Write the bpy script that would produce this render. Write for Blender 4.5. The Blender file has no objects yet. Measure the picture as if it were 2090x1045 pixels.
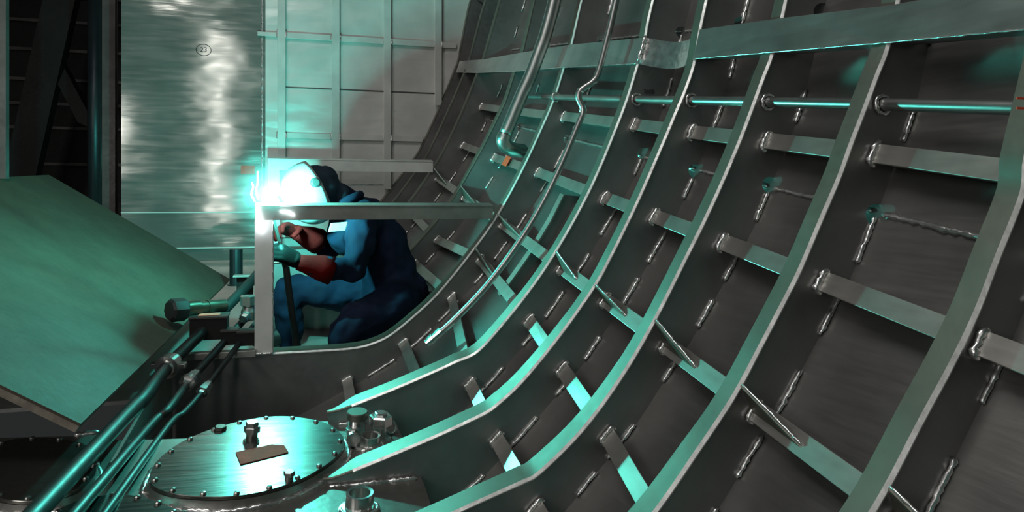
import bpy, bmesh, math, random
from mathutils import Vector, Matrix
random.seed(7)
sc = bpy.context.scene
COL = sc.collection
K = 0.78                     # metres per drawing unit
SHEER = 0.17                 # rise of the hull along its length
H0 = 2.5                     # eye height above datum, drawing units
F = 1500.0
YAW = math.radians(16.5)
CY, SY = math.cos(YAW), math.sin(YAW)

# ------------------------------------------------------------------ points
def W(X, Y, V):              # hull coordinates -> world (drawing units)
    return Vector((X, Y, V + SHEER*Y + H0))
def cam(px, py, d):          # photo survey point at depth d from the camera
    xc = (px-1045)/F*d; zc = (415-py)/F*d
    return Vector((xc*CY + d*SY, -xc*SY + d*CY, zc + H0))
def at(px, py, Y):           # survey point on the transverse plane Y
    dx = (px-1045)/F
    yd = -dx*SY + CY
    return cam(px, py, Y/yd)
TZ, TM, TN = -1.019, 0.145, -0.03      # tank top plane
def tank_z(X, Y): return TZ + TM*(Y-2.75) + TN*(X-0.0745) + H0
def pl(px, py, dz=0.0):      # survey point on the tank top
    dx = (px-1045)/F
    X = dx*CY+SY; Y = -dx*SY+CY; Z = (415-py)/F
    k = (TZ + dz - TM*2.75 - TN*0.0745)/(Z - TM*Y - TN*X)
    return Vector((X*k, Y*k, Z*k + H0))
def lerp(a, b, t): return a + (b-a)*t
def interp(x, tab):
    tab = sorted(tab)
    if x <= tab[0][0]: return tab[0][1]
    for (a, u), (b, v) in zip(tab, tab[1:]):
        if x <= b: return u + (v-u)*(x-a)/(b-a)
    return tab[-1][1]
def catmull(P, n=8, closed=False):
    P = [Vector(p) for p in P]
    out = []
    N = len(P)
    rng = range(N if closed else N-1)
    for i in rng:
        if closed:
            a, b, c, d = P[i-1], P[i], P[(i+1) % N], P[(i+2) % N]
        else:
            a = P[i-1] if i > 0 else P[0]*2-P[1]
            b, c = P[i], P[i+1]
            d = P[i+2] if i+2 < N else P[-1]*2-P[-2]
        for k in range(n):
            t = k/n
            out.append(0.5*((2*b) + (c-a)*t + (2*a-5*b+4*c-d)*t*t + (3*b-a-3*c+d)*t**3))
    if not closed: out.append(P[-1].copy())
    return out
def resample(P, n):
    L = [0.0]
    for a, b in zip(P, P[1:]): L.append(L[-1] + (b-a).length)
    out = []; j = 0
    for i in range(n):
        s = L[-1]*i/(n-1)
        while j < len(L)-2 and L[j+1] < s: j += 1
        t = (s-L[j])/max(1e-9, L[j+1]-L[j])
        out.append(P[j].lerp(P[j+1], min(1, max(0, t))))
    return out

# ------------------------------------------------------------------ materials
def nodes(name):
    m = bpy.data.materials.new(name); m.use_nodes = True
    nt = m.node_tree
    return m, nt, nt.nodes['Principled BSDF']
def metal(name, col, rough=0.4, metallic=0.9, var=0.25, bump=0.15, scale=6.0, streak=(1, 1, 1), wave=0.0, wscale=1.5):
    m, nt, p = nodes(name)
    p.inputs['Metallic'].default_value = metallic
    tc = nt.nodes.new('ShaderNodeTexCoord')
    mp = nt.nodes.new('ShaderNodeMapping'); mp.inputs['Scale'].default_value = streak
    nt.links.new(tc.outputs['Object'], mp.inputs['Vector'])
    n1 = nt.nodes.new('ShaderNodeTexNoise'); n1.inputs['Scale'].default_value = scale; n1.inputs['Detail'].default_value = 6
    nt.links.new(tc.outputs['Object'], n1.inputs['Vector'])
    n2 = nt.nodes.new('ShaderNodeTexNoise'); n2.inputs['Scale'].default_value = 45; n2.inputs['Detail'].default_value = 3
    nt.links.new(mp.outputs['Vector'], n2.inputs['Vector'])
    r = nt.nodes.new('ShaderNodeValToRGB')
    a = [c*(1-var) for c in col]; b = [min(1, c*(1+var)) for c in col]
    r.color_ramp.elements[0].position = .3; r.color_ramp.elements[0].color = (*a, 1)
    r.color_ramp.elements[1].position = .7; r.color_ramp.elements[1].color = (*b, 1)
    nt.links.new(n1.outputs['Fac'], r.inputs['Fac'])
    nt.links.new(r.outputs['Color'], p.inputs['Base Color'])
    mr = nt.nodes.new('ShaderNodeMapRange')
    mr.inputs['To Min'].default_value = max(.03, rough-.08); mr.inputs['To Max'].default_value = rough+.08
    nt.links.new(n2.outputs['Fac'], mr.inputs['Value'])
    nt.links.new(mr.outputs['Result'], p.inputs['Roughness'])
    bp = nt.nodes.new('ShaderNodeBump'); bp.inputs['Strength'].default_value = bump; bp.inputs['Distance'].default_value = .004
    nt.links.new(n2.outputs['Fac'], bp.inputs['Height'])
    last = bp
    if wave:
        n3 = nt.nodes.new('ShaderNodeTexNoise'); n3.inputs['Scale'].default_value = wscale; n3.inputs['Detail'].default_value = 2.6
        m3 = nt.nodes.new('ShaderNodeMapping'); m3.inputs['Scale'].default_value = (1.0, 1.0, 2.2)
        nt.links.new(tc.outputs['Object'], m3.inputs['Vector']); nt.links.new(m3.outputs['Vector'], n3.inputs['Vector'])
        b3 = nt.nodes.new('ShaderNodeBump'); b3.inputs['Strength'].default_value = 1.0; b3.inputs['Distance'].default_value = wave
        nt.links.new(n3.outputs['Fac'], b3.inputs['Height']); nt.links.new(bp.outputs['Normal'], b3.inputs['Normal'])
        last = b3
    nt.links.new(last.outputs['Normal'], p.inputs['Normal'])
    return m
def plain(name, col, rough=0.6, metallic=0.0, var=0.2, scale=12, bump=.2, dist=.004, spec=.5):
    m = metal(name, col, rough, metallic, var, bump, scale)
    m.node_tree.nodes['Principled BSDF'].inputs['Specular IOR Level'].default_value = spec
    return m
def glow(name, col, strength):
    m = bpy.data.materials.new(name); m.use_nodes = True
    nt = m.node_tree; nt.nodes.clear()
    e = nt.nodes.new('ShaderNodeEmission'); e.inputs['Color'].default_value = (*col, 1); e.inputs['Strength'].default_value = strength
    o = nt.nodes.new('ShaderNodeOutputMaterial'); nt.links.new(e.outputs[0], o.inputs['Surface'])
    return m
M = {}
M['web'] = metal('web_aluminium', (.30, .29, .285), .42, .88, .18, .10, 5)
M['flange'] = metal('flange_aluminium', (.195, .190, .160), .54, .82, .15, .10, 7)
M['edge'] = metal('weld_metal', (.80, .80, .78), .30, .95, .2, .6, 30)
M['edgebright'] = metal('ground_edge_metal', (.72, .72, .70), .38, .45, .2, .3, 40)
M['hull'] = metal('hull_plate', (.22, .215, .205), .40, .85, .22, .10, 4, (1.6, .05, 1.6))
M['bar'] = metal('bar_aluminium', (.40, .39, .36), .42, .82, .2, .12, 8, (1, .1, 1))
M['beam'] = metal('beam_aluminium', (.36, .36, .345), .38, .84, .2, .15, 6, (1, .12, 1))
M['pipe'] = metal('pipe_aluminium', (.45, .45, .435), .34, .95, .15, .08, 6, (1, .1, 1))
M['bulk'] = metal('bulkhead_plate', (.84, .81, .78), .34, .28, .12, .12, 3, (.1, 1, 1), .020, 1.8)
M['smooth'] = metal('bulkhead_smooth_plate', (.46, .455, .42), .13, .66, .15, .10, 3, (.1, 1, 1), .016, 1.1)
M['stiff'] = metal('stiffener_aluminium', (.74, .73, .70), .42, .25, .15, .1, 6)
M['cover'] = metal('cover_brushed', (.15, .148, .135), .25, .90, .12, .2, 4, (.12, 1, 1))
M['tank'] = metal('tank_plate', (.30, .29, .27), .40, .85, .25, .2, 5)
M['steelpipe'] = metal('dark_pipe', (.05, .055, .055), .48, .75, .2, .08, 6)
M['fitting'] = metal('fitting_steel', (.62, .62, .60), .24, .95, .12, .05, 10)
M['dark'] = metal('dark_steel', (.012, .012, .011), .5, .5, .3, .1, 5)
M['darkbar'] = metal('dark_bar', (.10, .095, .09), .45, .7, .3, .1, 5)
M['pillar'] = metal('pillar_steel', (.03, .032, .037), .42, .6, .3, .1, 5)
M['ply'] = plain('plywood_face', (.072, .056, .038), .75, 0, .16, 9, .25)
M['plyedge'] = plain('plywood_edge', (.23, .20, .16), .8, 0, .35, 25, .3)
M['coverall'] = plain('navy_coverall', (.005, .0100, .029), .85, 0, .3, 14, .4, spec=.2)
M['patch'] = plain('worn_cloth_patch', (.012, .018, .04), .9, 0, .4, 20, .4, spec=.15)
M['helmet'] = plain('helmet_shell', (.34, .33, .33), .45, 0, .15, 10, .05)
M['visor'] = plain('visor_glass', (.35, .40, .40), .15, 0, .05, 5, .0)
M['hood'] = plain('hood_cloth', (.018, .030, .045), .9, 0, .3, 18, .4, spec=.2)
M['redleather'] = plain('red_leather', (.13, .0035, .0035), .8, 0, .3, 18, .4, spec=.08)
M['blackleather'] = plain('black_leather', (.007, .006, .006), .8, 0, .3, 18, .4, spec=.12)
M['rubber'] = plain('rubber', (.02, .02, .02), .6, 0, .2, 12, .1)
M['badge'] = plain('badge_cloth', (.60, .62, .66), .8, 0, .1, 20, .1)
M['orange'] = plain('orange_tape', (1.0, .10, .04), .6, 0, .08, 20, .05)
M['pink'] = plain('salmon_label', (.95, .22, .16), .6, 0, .1, 20, .05)
M['brown'] = plain('brown_cardboard', (.30, .05, .03), .85, 0, .25, 25, .2)
M['ink'] = plain('marker_ink', (.03, .03, .035), .8, 0, .2, 20, .05)
M['bolt'] = metal('bolt_dark', (.30, .30, .28), .3, .9, .2, .1, 20)
M['arc'] = glow('arc_glow', (.75, .95, 1.0), 400)
M['spark'] = glow('spark_glow', (.85, .95, 1.0), 30)
M['floor'] = metal('floor_plate', (.45, .45, .43), .45, .75, .2, .2, 5)
M['valve'] = metal('valve_bronze', (.07, .06, .045), .35, .7, .25, .1, 14)

# ------------------------------------------------------------------ mesh builder
def root(name, loc, label=None, cat=None, group=None, kind=None):
    o = bpy.data.objects.new(name, None); COL.objects.link(o)
    o.empty_display_size = .05
    o.location = Vector(loc)*K
    tag(o, label, cat, group, kind)
    return o
def tag(o, label=None, cat=None, group=None, kind=None):
    if label: o['label'] = label
    if cat: o['category'] = cat
    if group: o['group'] = group
    if kind: o['kind'] = kind
    return o
def origin_of(p):
    v = Vector((0, 0, 0))
    while p is not None:
        v = v + p.location; p = p.parent
    return v
class MB:
    def __init__(s): s.bm = bmesh.new()
    def box(s, c, ax, ay, az, bev=0):      # centre and three half-axes
        c = Vector(c); ax = Vector(ax); ay = Vector(ay); az = Vector(az)
        vs = [s.bm.verts.new(c + ax*i + ay*j + az*k) for i in (-1, 1) for j in (-1, 1) for k in (-1, 1)]
        for f in ((0, 1, 3, 2), (4, 6, 7, 5), (0, 4, 5, 1), (2, 3, 7, 6), (0, 2, 6, 4), (1, 5, 7, 3)):
            s.bm.faces.new([vs[i] for i in f])
        return s
    def loops(s, L, closed=True, cap=True):
        R = [[s.bm.verts.new(p) for p in l] for l in L]
        n = len(R[0])
        for a, b in zip(R, R[1:]):
            for i in range(n if closed else n-1):
                j = (i+1) % n
                try: s.bm.faces.new((a[i], a[j], b[j], b[i]))
                except ValueError: pass
        if cap and closed:
            for l in (R[0], R[-1]):
                try: s.bm.faces.new(l)
                except ValueError: pass
        return s
    def tube(s, path, r, n=12, cap=True):
        path = [Vector(p) for p in path]
        rs = r if isinstance(r, (list, tuple)) else [r]*len(path)
        L = []; up = None
        for i, p in enumerate(path):
            t = (path[min(i+1, len(path)-1)] - path[max(i-1, 0)])
            if t.length < 1e-9: t = Vector((0, 0, 1))
            t.normalize()
            if up is None:
                up = Vector((0, 0, 1)) if abs(t.z) < .9 else Vector((1, 0, 0))
            u = (up - t*up.dot(t))
            if u.length < 1e-6: u = t.orthogonal()
            u.normalize(); up = u; v = t.cross(u)
            L.append([p + (u*math.cos(2*math.pi*k/n) + v*math.sin(2*math.pi*k/n))*rs[i] for k in range(n)])
        return s.loops(L, True, cap)
    def lathe(s, c, axis, prof, n=20):     # prof: (height, radius)
        c = Vector(c); axis = Vector(axis).normalized()
        u = axis.orthogonal().normalized(); v = axis.cross(u)
        L = [[c + axis*h + (u*math.cos(2*math.pi*k/n) + v*math.sin(2*math.pi*k/n))*max(r, 1e-4) for k in range(n)] for h, r in prof]
        return s.loops(L)
    def ball(s, c, r, m=None, n=16):
        mt = Matrix.Translation(Vector(c))
        if m is not None: mt = mt @ m.to_4x4()
        r = (r, r, r) if not isinstance(r, (tuple, list)) else r
        mt = mt @ Matrix.Diagonal((*r, 1))
        bmesh.ops.create_uvsphere(s.bm, u_segments=n, v_segments=max(6, n//2+2), radius=1, matrix=mt)
        return s
    def prism(s, poly, off):               # polygon extruded by a vector
        poly = [Vector(p) for p in poly]; off = Vector(off)
        a = [s.bm.verts.new(p) for p in poly]; b = [s.bm.verts.new(p+off) for p in poly]
        n = len(a)
        s.bm.faces.new(a); s.bm.faces.new(b[::-1])
        for i in range(n): s.bm.faces.new((a[i], b[i], b[(i+1) % n], a[(i+1) % n]))
        return s
    def build(s, name, mat, parent=None, smooth=False, bevel=0, remesh=0, sm=4, label=None, kind=None):
        o0 = origin_of(parent)
        bmesh.ops.recalc_face_normals(s.bm, faces=s.bm.faces)
        for v in s.bm.verts: v.co = v.co*K - o0
        me = bpy.data.meshes.new(name); s.bm.to_mesh(me); s.bm.free()
        o = bpy.data.objects.new(name, me); COL.objects.link(o)
        me.materials.append(mat)
        if parent: o.parent = parent
        if remesh:
            md = o.modifiers.new('r', 'REMESH'); md.mode = 'VOXEL'; md.voxel_size = remesh*K; md.use_smooth_shade = True
            ms = o.modifiers.new('s', 'SMOOTH'); ms.iterations = sm; ms.factor = .5
            dg = bpy.context.evaluated_depsgraph_get()
            ne = bpy.data.meshes.new_from_object(o.evaluated_get(dg))
            o.modifiers.clear(); o.data = ne
            ne.materials.clear(); ne.materials.append(mat)
            smooth = True
        if smooth:
            for p in o.data.polygons: p.use_smooth = True
        if bevel:
            b = o.modifiers.new('b', 'BEVEL'); b.width = bevel*K; b.segments = 2; b.limit_method = 'ANGLE'
        if label: o['label'] = label
        if kind: o['kind'] = kind
        return o
def smooth_sharp(o, deg=35):
    for p in o.data.polygons: p.use_smooth = True
    m = o.data
    bm = bmesh.new(); bm.from_mesh(m)
    for e in bm.edges:
        if len(e.link_faces) == 2 and e.calc_face_angle(0) > math.radians(deg): e.smooth = False
    bm.to_mesh(m); bm.free()
    return o
def bead(path, r, parent, name='weld_bead', mat=None, step=None):
    L = sum((b-a).length for a, b in zip(path, path[1:]))
    n = max(4, int(L/(step or r*.8)))
    P = resample([Vector(p) for p in path], n)
    rs = [r*(0.75 + .35*(i % 2) + random.uniform(-.25, .25)) for i in range(n)]
    rs[0] *= .6; rs[-1] *= .6
    P = [p + Vector((random.uniform(-1, 1), random.uniform(-1, 1), random.uniform(-1, 1)))*r*.18 for p in P]
    return MB().tube(P, rs, 6).build(name, mat or M['edge'], parent, smooth=True)

# ------------------------------------------------------------------ hull curves (X by V)
HULL = [(2.28, 1.7), (2.06, 1.0), (1.935, .6), (1.885, .42), (1.842, .27), (1.80, .10), (1.755, -.05), (1.665, -.25), (1.565, -.46),
        (1.467, -.62), (1.375, -.76), (1.305, -.865), (1.2, -1.0), (1.1, -1.13), (.96, -1.275), (.82, -1.415),
        (.6, -1.60), (.236, -1.80), (-.3, -2.05), (-.9, -2.30)]
HC = [Vector((p.x, p.y)) for p in catmull([(x, v, 0) for x, v in HULL], 6)]
def hull_x(V):
    return interp(V, [(p.y, p.x) for p in HC])
def ray_hull(p, n):
    best = None
    for a, b in zip(HC, HC[1:]):
        d = b-a; den = n.x*d.y - n.y*d.x
        if abs(den) < 1e-9: continue
        t = ((a.x-p.x)*d.y - (a.y-p.y)*d.x)/den
        u = ((a.x-p.x)*n.y - (a.y-p.y)*n.x)/den
        if -.001 <= u <= 1.001 and t > .01 and (best is None or t < best): best = t
    return best if best else .2
COMMON = [(1.567, 0), (1.478, -.2), (1.38, -.4), (1.275, -.6), (1.156, -.8), (1.003, -1.0), (.88, -1.14), (.757, -1.248), (.70, -1.275), (.475, -1.35), (.162, -1.455), (.105, -1.468)]
UP = [(2.06, 1.7), (1.83, 1.0)]
LOWA = [(.757, -1.248), (.708, -1.272), (.554, -1.322), (.468, -1.361), (.162, -1.456), (.108, -1.467)]
FLOORL = [(.709, -1.335), (.539, -1.469), (.427, -1.52), (.318, -1.540), (.15, -1.544), (-.2, -1.544), (-.62, -1.545)]
RIBS = [
 (0, .75, UP+[(1.68, .40), (1.66, .19)]+COMMON),
 (1, 1.25, UP+[(1.70, .35), (1.655, .18), (1.60, 0), (1.564, -.12), (1.555, -.19), (1.484, -.328), (1.426, -.444), (1.358, -.553), (1.273, -.672), (1.158, -.836), (1.01, -1.0), (.88, -1.14)]+LOWA),
 (2, 1.75, UP+[(1.71, .36), (1.665, .173), (1.622, .075), (1.573, -.035), (1.53, -.128), (1.491, -.22), (1.43, -.339), (1.377, -.445), (1.336, -.52), (1.23, -.69), (1.145, -.822), (1.032, -.962), (.902, -1.115)]+LOWA),
 (3, 2.25, UP+[(1.69, .36), (1.632, .156), (1.592, .061), (1.522, -.106), (1.462, -.237), (1.385, -.39), (1.289, -.563), (1.141, -.818), (1.015, -.997), (.893, -1.135), (.757, -1.248), (.712, -1.268), (.554, -1.319), (.475, -1.345), (.13, -1.455)]),
 (4, 2.75, UP+[(1.66, .36), (1.615, .141), (1.576, .026), (1.519, -.099), (1.462, -.223), (1.35, -.457), (1.23, -.681), (1.144, -.82), (.997, -1.005), (.855, -1.16), (.755, -1.243), (.69, -1.280), (.468, -1.361), (.165, -1.456), (.101, -1.464)]),
 (5, 3.25, UP+[(1.666, .40), (1.635, .259), (1.596, .126), (1.543, -.035), (1.492, -.163), (1.39, -.395), (1.29, -.587), (1.154, -.805), (1.034, -.966), (.892, -1.13), (.79, -1.228), (.70, -1.262), (.63, -1.290), (.412, -1.369), (.201, -1.436), (.134, -1.446)]),
 (7, 4.25, UP+[(1.705, .539), (1.638, .261), (1.589, .116), (1.535, -.05), (1.47, -.205), (1.321, -.515), (1.152, -.811), (.986, -1.033), (.824, -1.225)]+FLOORL),
 (9, 5.25, UP+[(1.728, .636), (1.632, .236), (1.574, .09), (1.50, -.13), (1.423, -.29), (1.326, -.478), (1.156, -.775), (1.076, -.893), (.99, -1.012), (.787, -1.236), (.70, -1.32)]+FLOORL[1:-1]),
 (11, 6.25, UP+[(1.74, .72), (1.60, .24), (1.538, .078), (1.416, -.223), (1.26, -.560), (1.14, -.765), (.937, -1.058), (.74, -1.28)]+FLOORL[1:-1]),
 (12, 6.75, UP+[(1.72, .72), (1.59, .24), (1.532, .077), (1.43, -.166), (1.225, -.61), (1.12, -.79), (.869, -1.135), (.72, -1.29)]+FLOORL[1:-1]),
 (13, 7.2, UP+[(1.70, .82), (1.58, .24), (1.54, .12), (1.421, -.183), (1.205, -.66), (1.087, -.84), (.795, -1.225), (.68, -1.33)]+FLOORL[1:-1]),
]
RIBS[-1] = (13, 7.2, RIBS[-1][2])
SLV = {  # stringer levels: (X, V) of the face on each frame plane, by Y
 1: [(.75, 1.605, -.145), (1.75, 1.607, -.150), (2.75, 1.597, -.166), (3.25, 1.575, -.168), (4.25, 1.585, -.185), (5.25, 1.58, -.205), (7.2, 1.55, -.22)],
 2: [(.75, 1.428, -.512), (2.25, 1.426, -.514), (3.25, 1.42, -.522), (4.25, 1.418, -.53), (5.25, 1.412, -.55), (7.2, 1.39, -.56)],
 3: [(.75, 1.212, -.865), (1.75, 1.208, -.862), (2.25, 1.205, -.858), (3.25, 1.20, -.852), (4.25, 1.195, -.842), (5.25, 1.185, -.84), (7.2, 1.17, -.84)],
 4: [(.75, .92, -1.24), (1.75, .955, -1.20), (2.25, .992, -1.146), (2.75, 1.018, -1.121), (3.25, 1.041, -1.09), (4.25, 1.055, -1.05), (5.25, .983, -1.151), (7.2, .95, -1.16)],
 5: [(.75, .735, -1.36), (2.25, .741, -1.356), (2.75, .749, -1.374), (3.25, .761, -1.363), (4.25, .885, -1.268), (5.25, .82, -1.32), (7.2, .8, -1.33)],
 6: [(4.25, .601, -1.521), (5.25, .6, -1.53)],
 7: [(4.25, .285, -1.715), (5.25, .285, -1.72)],
}
def slv(l, Y):
    return (interp(Y, [(a, b) for a, b, c in SLV[l]]), interp(Y, [(a, c) for a, b, c in SLV[l]]))

def frame_path(pts, n=150):
    P = catmull([(x, v, 0) for x, v in pts], 8)
    P = resample(P, n)
    T = []
    for i in range(n):
        t = P[min(i+2, n-1)] - P[max(i-2, 0)]; t.normalize(); T.append(t)
    return [Vector((p.x, p.y)) for p in P], [Vector((-t.y, t.x)) for t in T]

ORD = ['first', 'second', 'third', 'fourth', 'fifth', 'sixth', 'seventh', 'eighth', 'ninth', 'tenth']
RIB_LABEL = {
 0: 'sliver of curved metal hull frame in the extreme bottom right corner',
 1: 'nearest wide curved hull frame, broad flange running down the right edge',
 2: 'second big curved hull frame from the right, flange meeting the bottom edge',
 3: 'third curved hull frame from the right, foot bending towards the bottom centre',
 4: 'fourth curved hull frame from the right, pointed foot beside the big bolted cover',
 5: 'fifth curved hull frame from the right, pointed foot behind the pipe sockets',
 7: 'sixth curved hull frame, in front of the welder, flange flattening out under the post',
 9: 'curved metal hull frame just behind the crouching welder, seen right of the back',
 11: 'curved metal hull frame carrying the right end of the farther crossbar above the welder',
 12: 'thin curved metal hull frame second from the back bulkhead',
 13: 'thin curved metal hull frame against the back bulkhead, farthest of all',
}
rib_roots = {}
WF = .062
for rid, Y, pts in RIBS:
    P, N = frame_path(pts)
    base = P[-1]
    r = root('hull_frame', W(base.x, Y, base.y), RIB_LABEL[rid], 'frame', 'curved hull frames')
    rib_roots[rid] = r
    n = len(P)
    outer = [ray_hull(P[i], N[i]) + .003 for i in range(n)]
    # arc length and notches
    S = [0.0]
    for a, b in zip(P, P[1:]): S.append(S[-1] + (b-a).length)
    def s_of(x, v):
        q = Vector((x, v)); j = min(range(n), key=lambda i: abs((q-P[i]).dot(Vector((N[i].y, -N[i].x)))) + .3*(q-P[i]).length)
        return S[j]
    # denser resample for the web, with scallops where the seam and the stringers pass
    m = 420; PP = []; NN = []; OO = []; OB = []; j = 0
    holes = []
    for hv, hr in ((-.325, .032), (.30, .036)):
        holes.append((s_of(hull_x(hv), hv), hr))
    notch = []
    for l in SLV:
        if SLV[l][0][0] <= Y:
            x, v = slv(l, Y); notch.append(s_of(x, v) + .045)
    for i in range(m):
        s = S[-1]*i/(m-1)
        while j < n-2 and S[j+1] < s: j += 1
        t = (s-S[j])/(S[j+1]-S[j]); t = min(1, max(0, t))
        PP.append(P[j].lerp(P[j+1], t)); NN.append(N[j].lerp(N[j+1], t).normalized())
        o = lerp(outer[j], outer[j+1], t)
        ins = 0
        for h, hr in holes:
            if abs(s-h) < hr: ins = max(ins, math.sqrt(hr*hr-(s-h)**2)*1.25)
        for h in notch:
            if abs(s-h) < .03: ins = max(ins, 0.0)
        OO.append(max(.03, o-ins)); OB.append(o)
    wt = .007; y0 = .003
    L = []
    for p, nn, o in zip(PP, NN, OO):
        a = p + nn*.006; b = p + nn*o
        L.append([W(a.x, Y+y0, a.y), W(b.x, Y+y0, b.y), W(b.x, Y+y0+wt, b.y), W(a.x, Y+y0+wt, a.y)])
    MB().loops(L).build('web', M['web'], r)
    # flange: flat face bar with a chamfered near edge; wider towards the foot
    L = []
    for i, (p, nn) in enumerate(zip(P, N)):
        w = WF + .022*max(0, min(1, (-.9-p.y)/.35))
        tip = min(1, .06 + (S[-1]-S[i])/.13) if rid in (3, 4, 5) else 1
        w = max(.012, w*tip)
        c = .004
        sec = [(0, w), (0, c), (c, 0), (.009, 0), (.009, w)]
        L.append([W(p.x+nn.x*d, Y-.002+y, p.y+nn.y*d) for d, y in sec])
    fl = MB().loops(L).build('flange', M['flange'], r)
    smooth_sharp(fl, 25)
    # bright weld line along the near edge of the flange, and dashes at the hull
    if rid < 9:
        a, b = 20, n-4
        L = [[W(p.x+nn.x*d, Y+y, p.y+nn.y*d) for d, y in ((-.001, .003), (.006, -.005), (.010, -.004), (.010, .002))] for p, nn in zip(P[a:b], N[a:b])]
        smooth_sharp(MB().loops(L).build('ground_edge', M['edgebright'], r))
    big = .010 if rid < 9 else .009
    s = S[-1]*.1; dash = .13
    k = 0
    while s < S[-1]-.35:
        if any(abs(s+dash*.5-h) < .075 for h, _ in holes): s += .03; continue
        i0 = min(m-2, int(s/S[-1]*(m-1))); i1 = min(m-1, int((s+dash*random.uniform(.7, 1.25))/S[-1]*(m-1)))
        seg = []
        for i in range(i0, i1+1, 2):
            q = PP[i] + NN[i]*(OB[i]-.010)
            seg.append(W(q.x, Y-.002, q.y))
        if len(seg) > 2 and PP[i0].y > -1.5: bead(seg, big*.72, r, step=.010)
        s += dash + random.uniform(.05, .14)

# ------------------------------------------------------------------ hull plating (right wall)
L = []
for p in HC:
    L.append([W(p.x, .2, p.y), W(p.x, 7.3, p.y), W(p.x+.012, 7.3, p.y-.006), W(p.x+.012, .2, p.y-.006)])
wr = MB().loops(L).build('wall_right', M['hull'], kind='structure')
smooth_sharp(wr, 30)
for hv in (-.325, .30):
    for ya, yb in zip([.3, .75, 1.25, 1.75, 2.25, 2.75, 3.25, 4.25, 5.25], [.75, 1.25, 1.75, 2.25, 2.75, 3.25, 4.25, 5.25, 6.25]):
        bead([W(hull_x(hv)-.004, ya+.02, hv), W(hull_x(hv)-.004, yb-.02, hv)], .009, wr, step=.016)

# ------------------------------------------------------------------ stringer bars between the frames
YS = [.75, 1.25, 1.75, 2.25, 2.75, 3.25, 4.25, 5.25, 6.25, 6.75, 7.2]
IDS = [0, 1, 2, 3, 4, 5, 7, 9, 11, 12, 13]
NAMEOF = {1: 'corner and the first', 2: 'first and second', 3: 'second and third', 4: 'third and fourth', 5: 'fourth and fifth', 7: 'fifth and sixth',
          9: 'sixth and seventh', 11: 'seventh and eighth', 12: 'eighth and ninth', 13: 'last two'}
LEVEL = {1: 'topmost', 2: 'second from top', 3: 'bracketed third from top', 4: 'fourth from top', 5: 'fifth from top', 6: 'sixth from top', 7: 'lowest'}
def hull_normal(x, v):
    j = min(range(len(HC)), key=lambda i: (HC[i]-Vector((x, v))).length)
    t = (HC[min(j+1, len(HC)-1)] - HC[max(j-1, 0)]).normalized()
    return Vector((-t.y, t.x)), t
for l in SLV:
    for (ya, ia), (yb, ib) in zip(zip(YS, IDS), zip(YS[1:], IDS[1:])):
        if l >= 6 and ib != 7: continue
        if ib > 11 and l > 2: continue
        xa, va = slv(l, yb); xb, vb = slv(l, ya)         # far end (on the far frame's near face) and near end
        if l >= 6: xa, va = SLV[l][0][1:]; xb, vb = xa, va
        far = yb - .004; near = ya + .014
        t01 = (near-far)/(ya-yb)
        xn = lerp(xa, xb, t01); vn = lerp(va, vb, t01)
        lab = f'flat stringer bar, {LEVEL[l]}, between the {NAMEOF[ib]} frames from right'
        r = root('stringer_bar', W(xn, near, vn), lab, 'stringer', 'stringer bars between the hull frames')
        hw = .030
        L1 = []; L2 = []
        for x, v, y in ((xa, va, far), (xn, vn, near)):
            nn, tt = hull_normal(x, v)
            d = ray_hull(Vector((x, v)), nn)
            q = Vector((x, v))
            L1.append([W(*(lambda z: (z.x, y, z.y))(q + tt*a + nn*b)) for a, b in ((-hw, 0), (hw, 0), (hw, .007), (-hw, .007))])
            L2.append([W(*(lambda z: (z.x, y, z.y))(q + tt*a + nn*b)) for a, b in ((-.0035, .007), (.0035, .007), (.0035, d-.002), (-.0035, d-.002))])
        MB().loops(L1).build('face_plate', M['bar'], r, bevel=.0015)
        MB().loops(L2).build('web_plate', M['web'], r)
        nn, tt = hull_normal(xa, va); q = Vector((xa, va))
        pth = [q - tt*hw*1.1 + nn*.012, q - tt*hw - nn*.004, q + tt*hw - nn*.004, q + tt*hw*1.1 + nn*.02]
        bead([W(z.x, far-.004, z.y) for z in pth], .010 if l < 3 else .008, r, step=.009)
        if l == 3 or (l == 4 and ib == 7):
            # tripping bracket from the frame's flange out along the stringer
            xf = min(RIBS[IDS.index(ib)][2], key=lambda p: abs(p[1]-(va+.095)))
            rp, rn = frame_path(RIBS[IDS.index(ib)][2], 80)
            tip = min(rp, key=lambda p: (p - (q - nn*.085 - tt*.045)).length)
            A = W(tip.x, far-.004, tip.y)
            B = W(q.x, far-.004, q.y)
            ynr = lerp(far, near, .42)
            xm = lerp(xa, xn, .42); vm = lerp(va, vn, .42)
            Cc = W(xm, ynr, vm)
            th = W(q.x+tt.x, 0, q.y+tt.y)-W(q.x, 0, q.y)
            MB().prism([A, B, Cc], th*.008).build('bracket', M['flange'], r)
            bead([A, Cc], .0045, r, step=.012)
            bead([lerp(A, Cc, .85), Cc], .005, r, step=.009)

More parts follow.
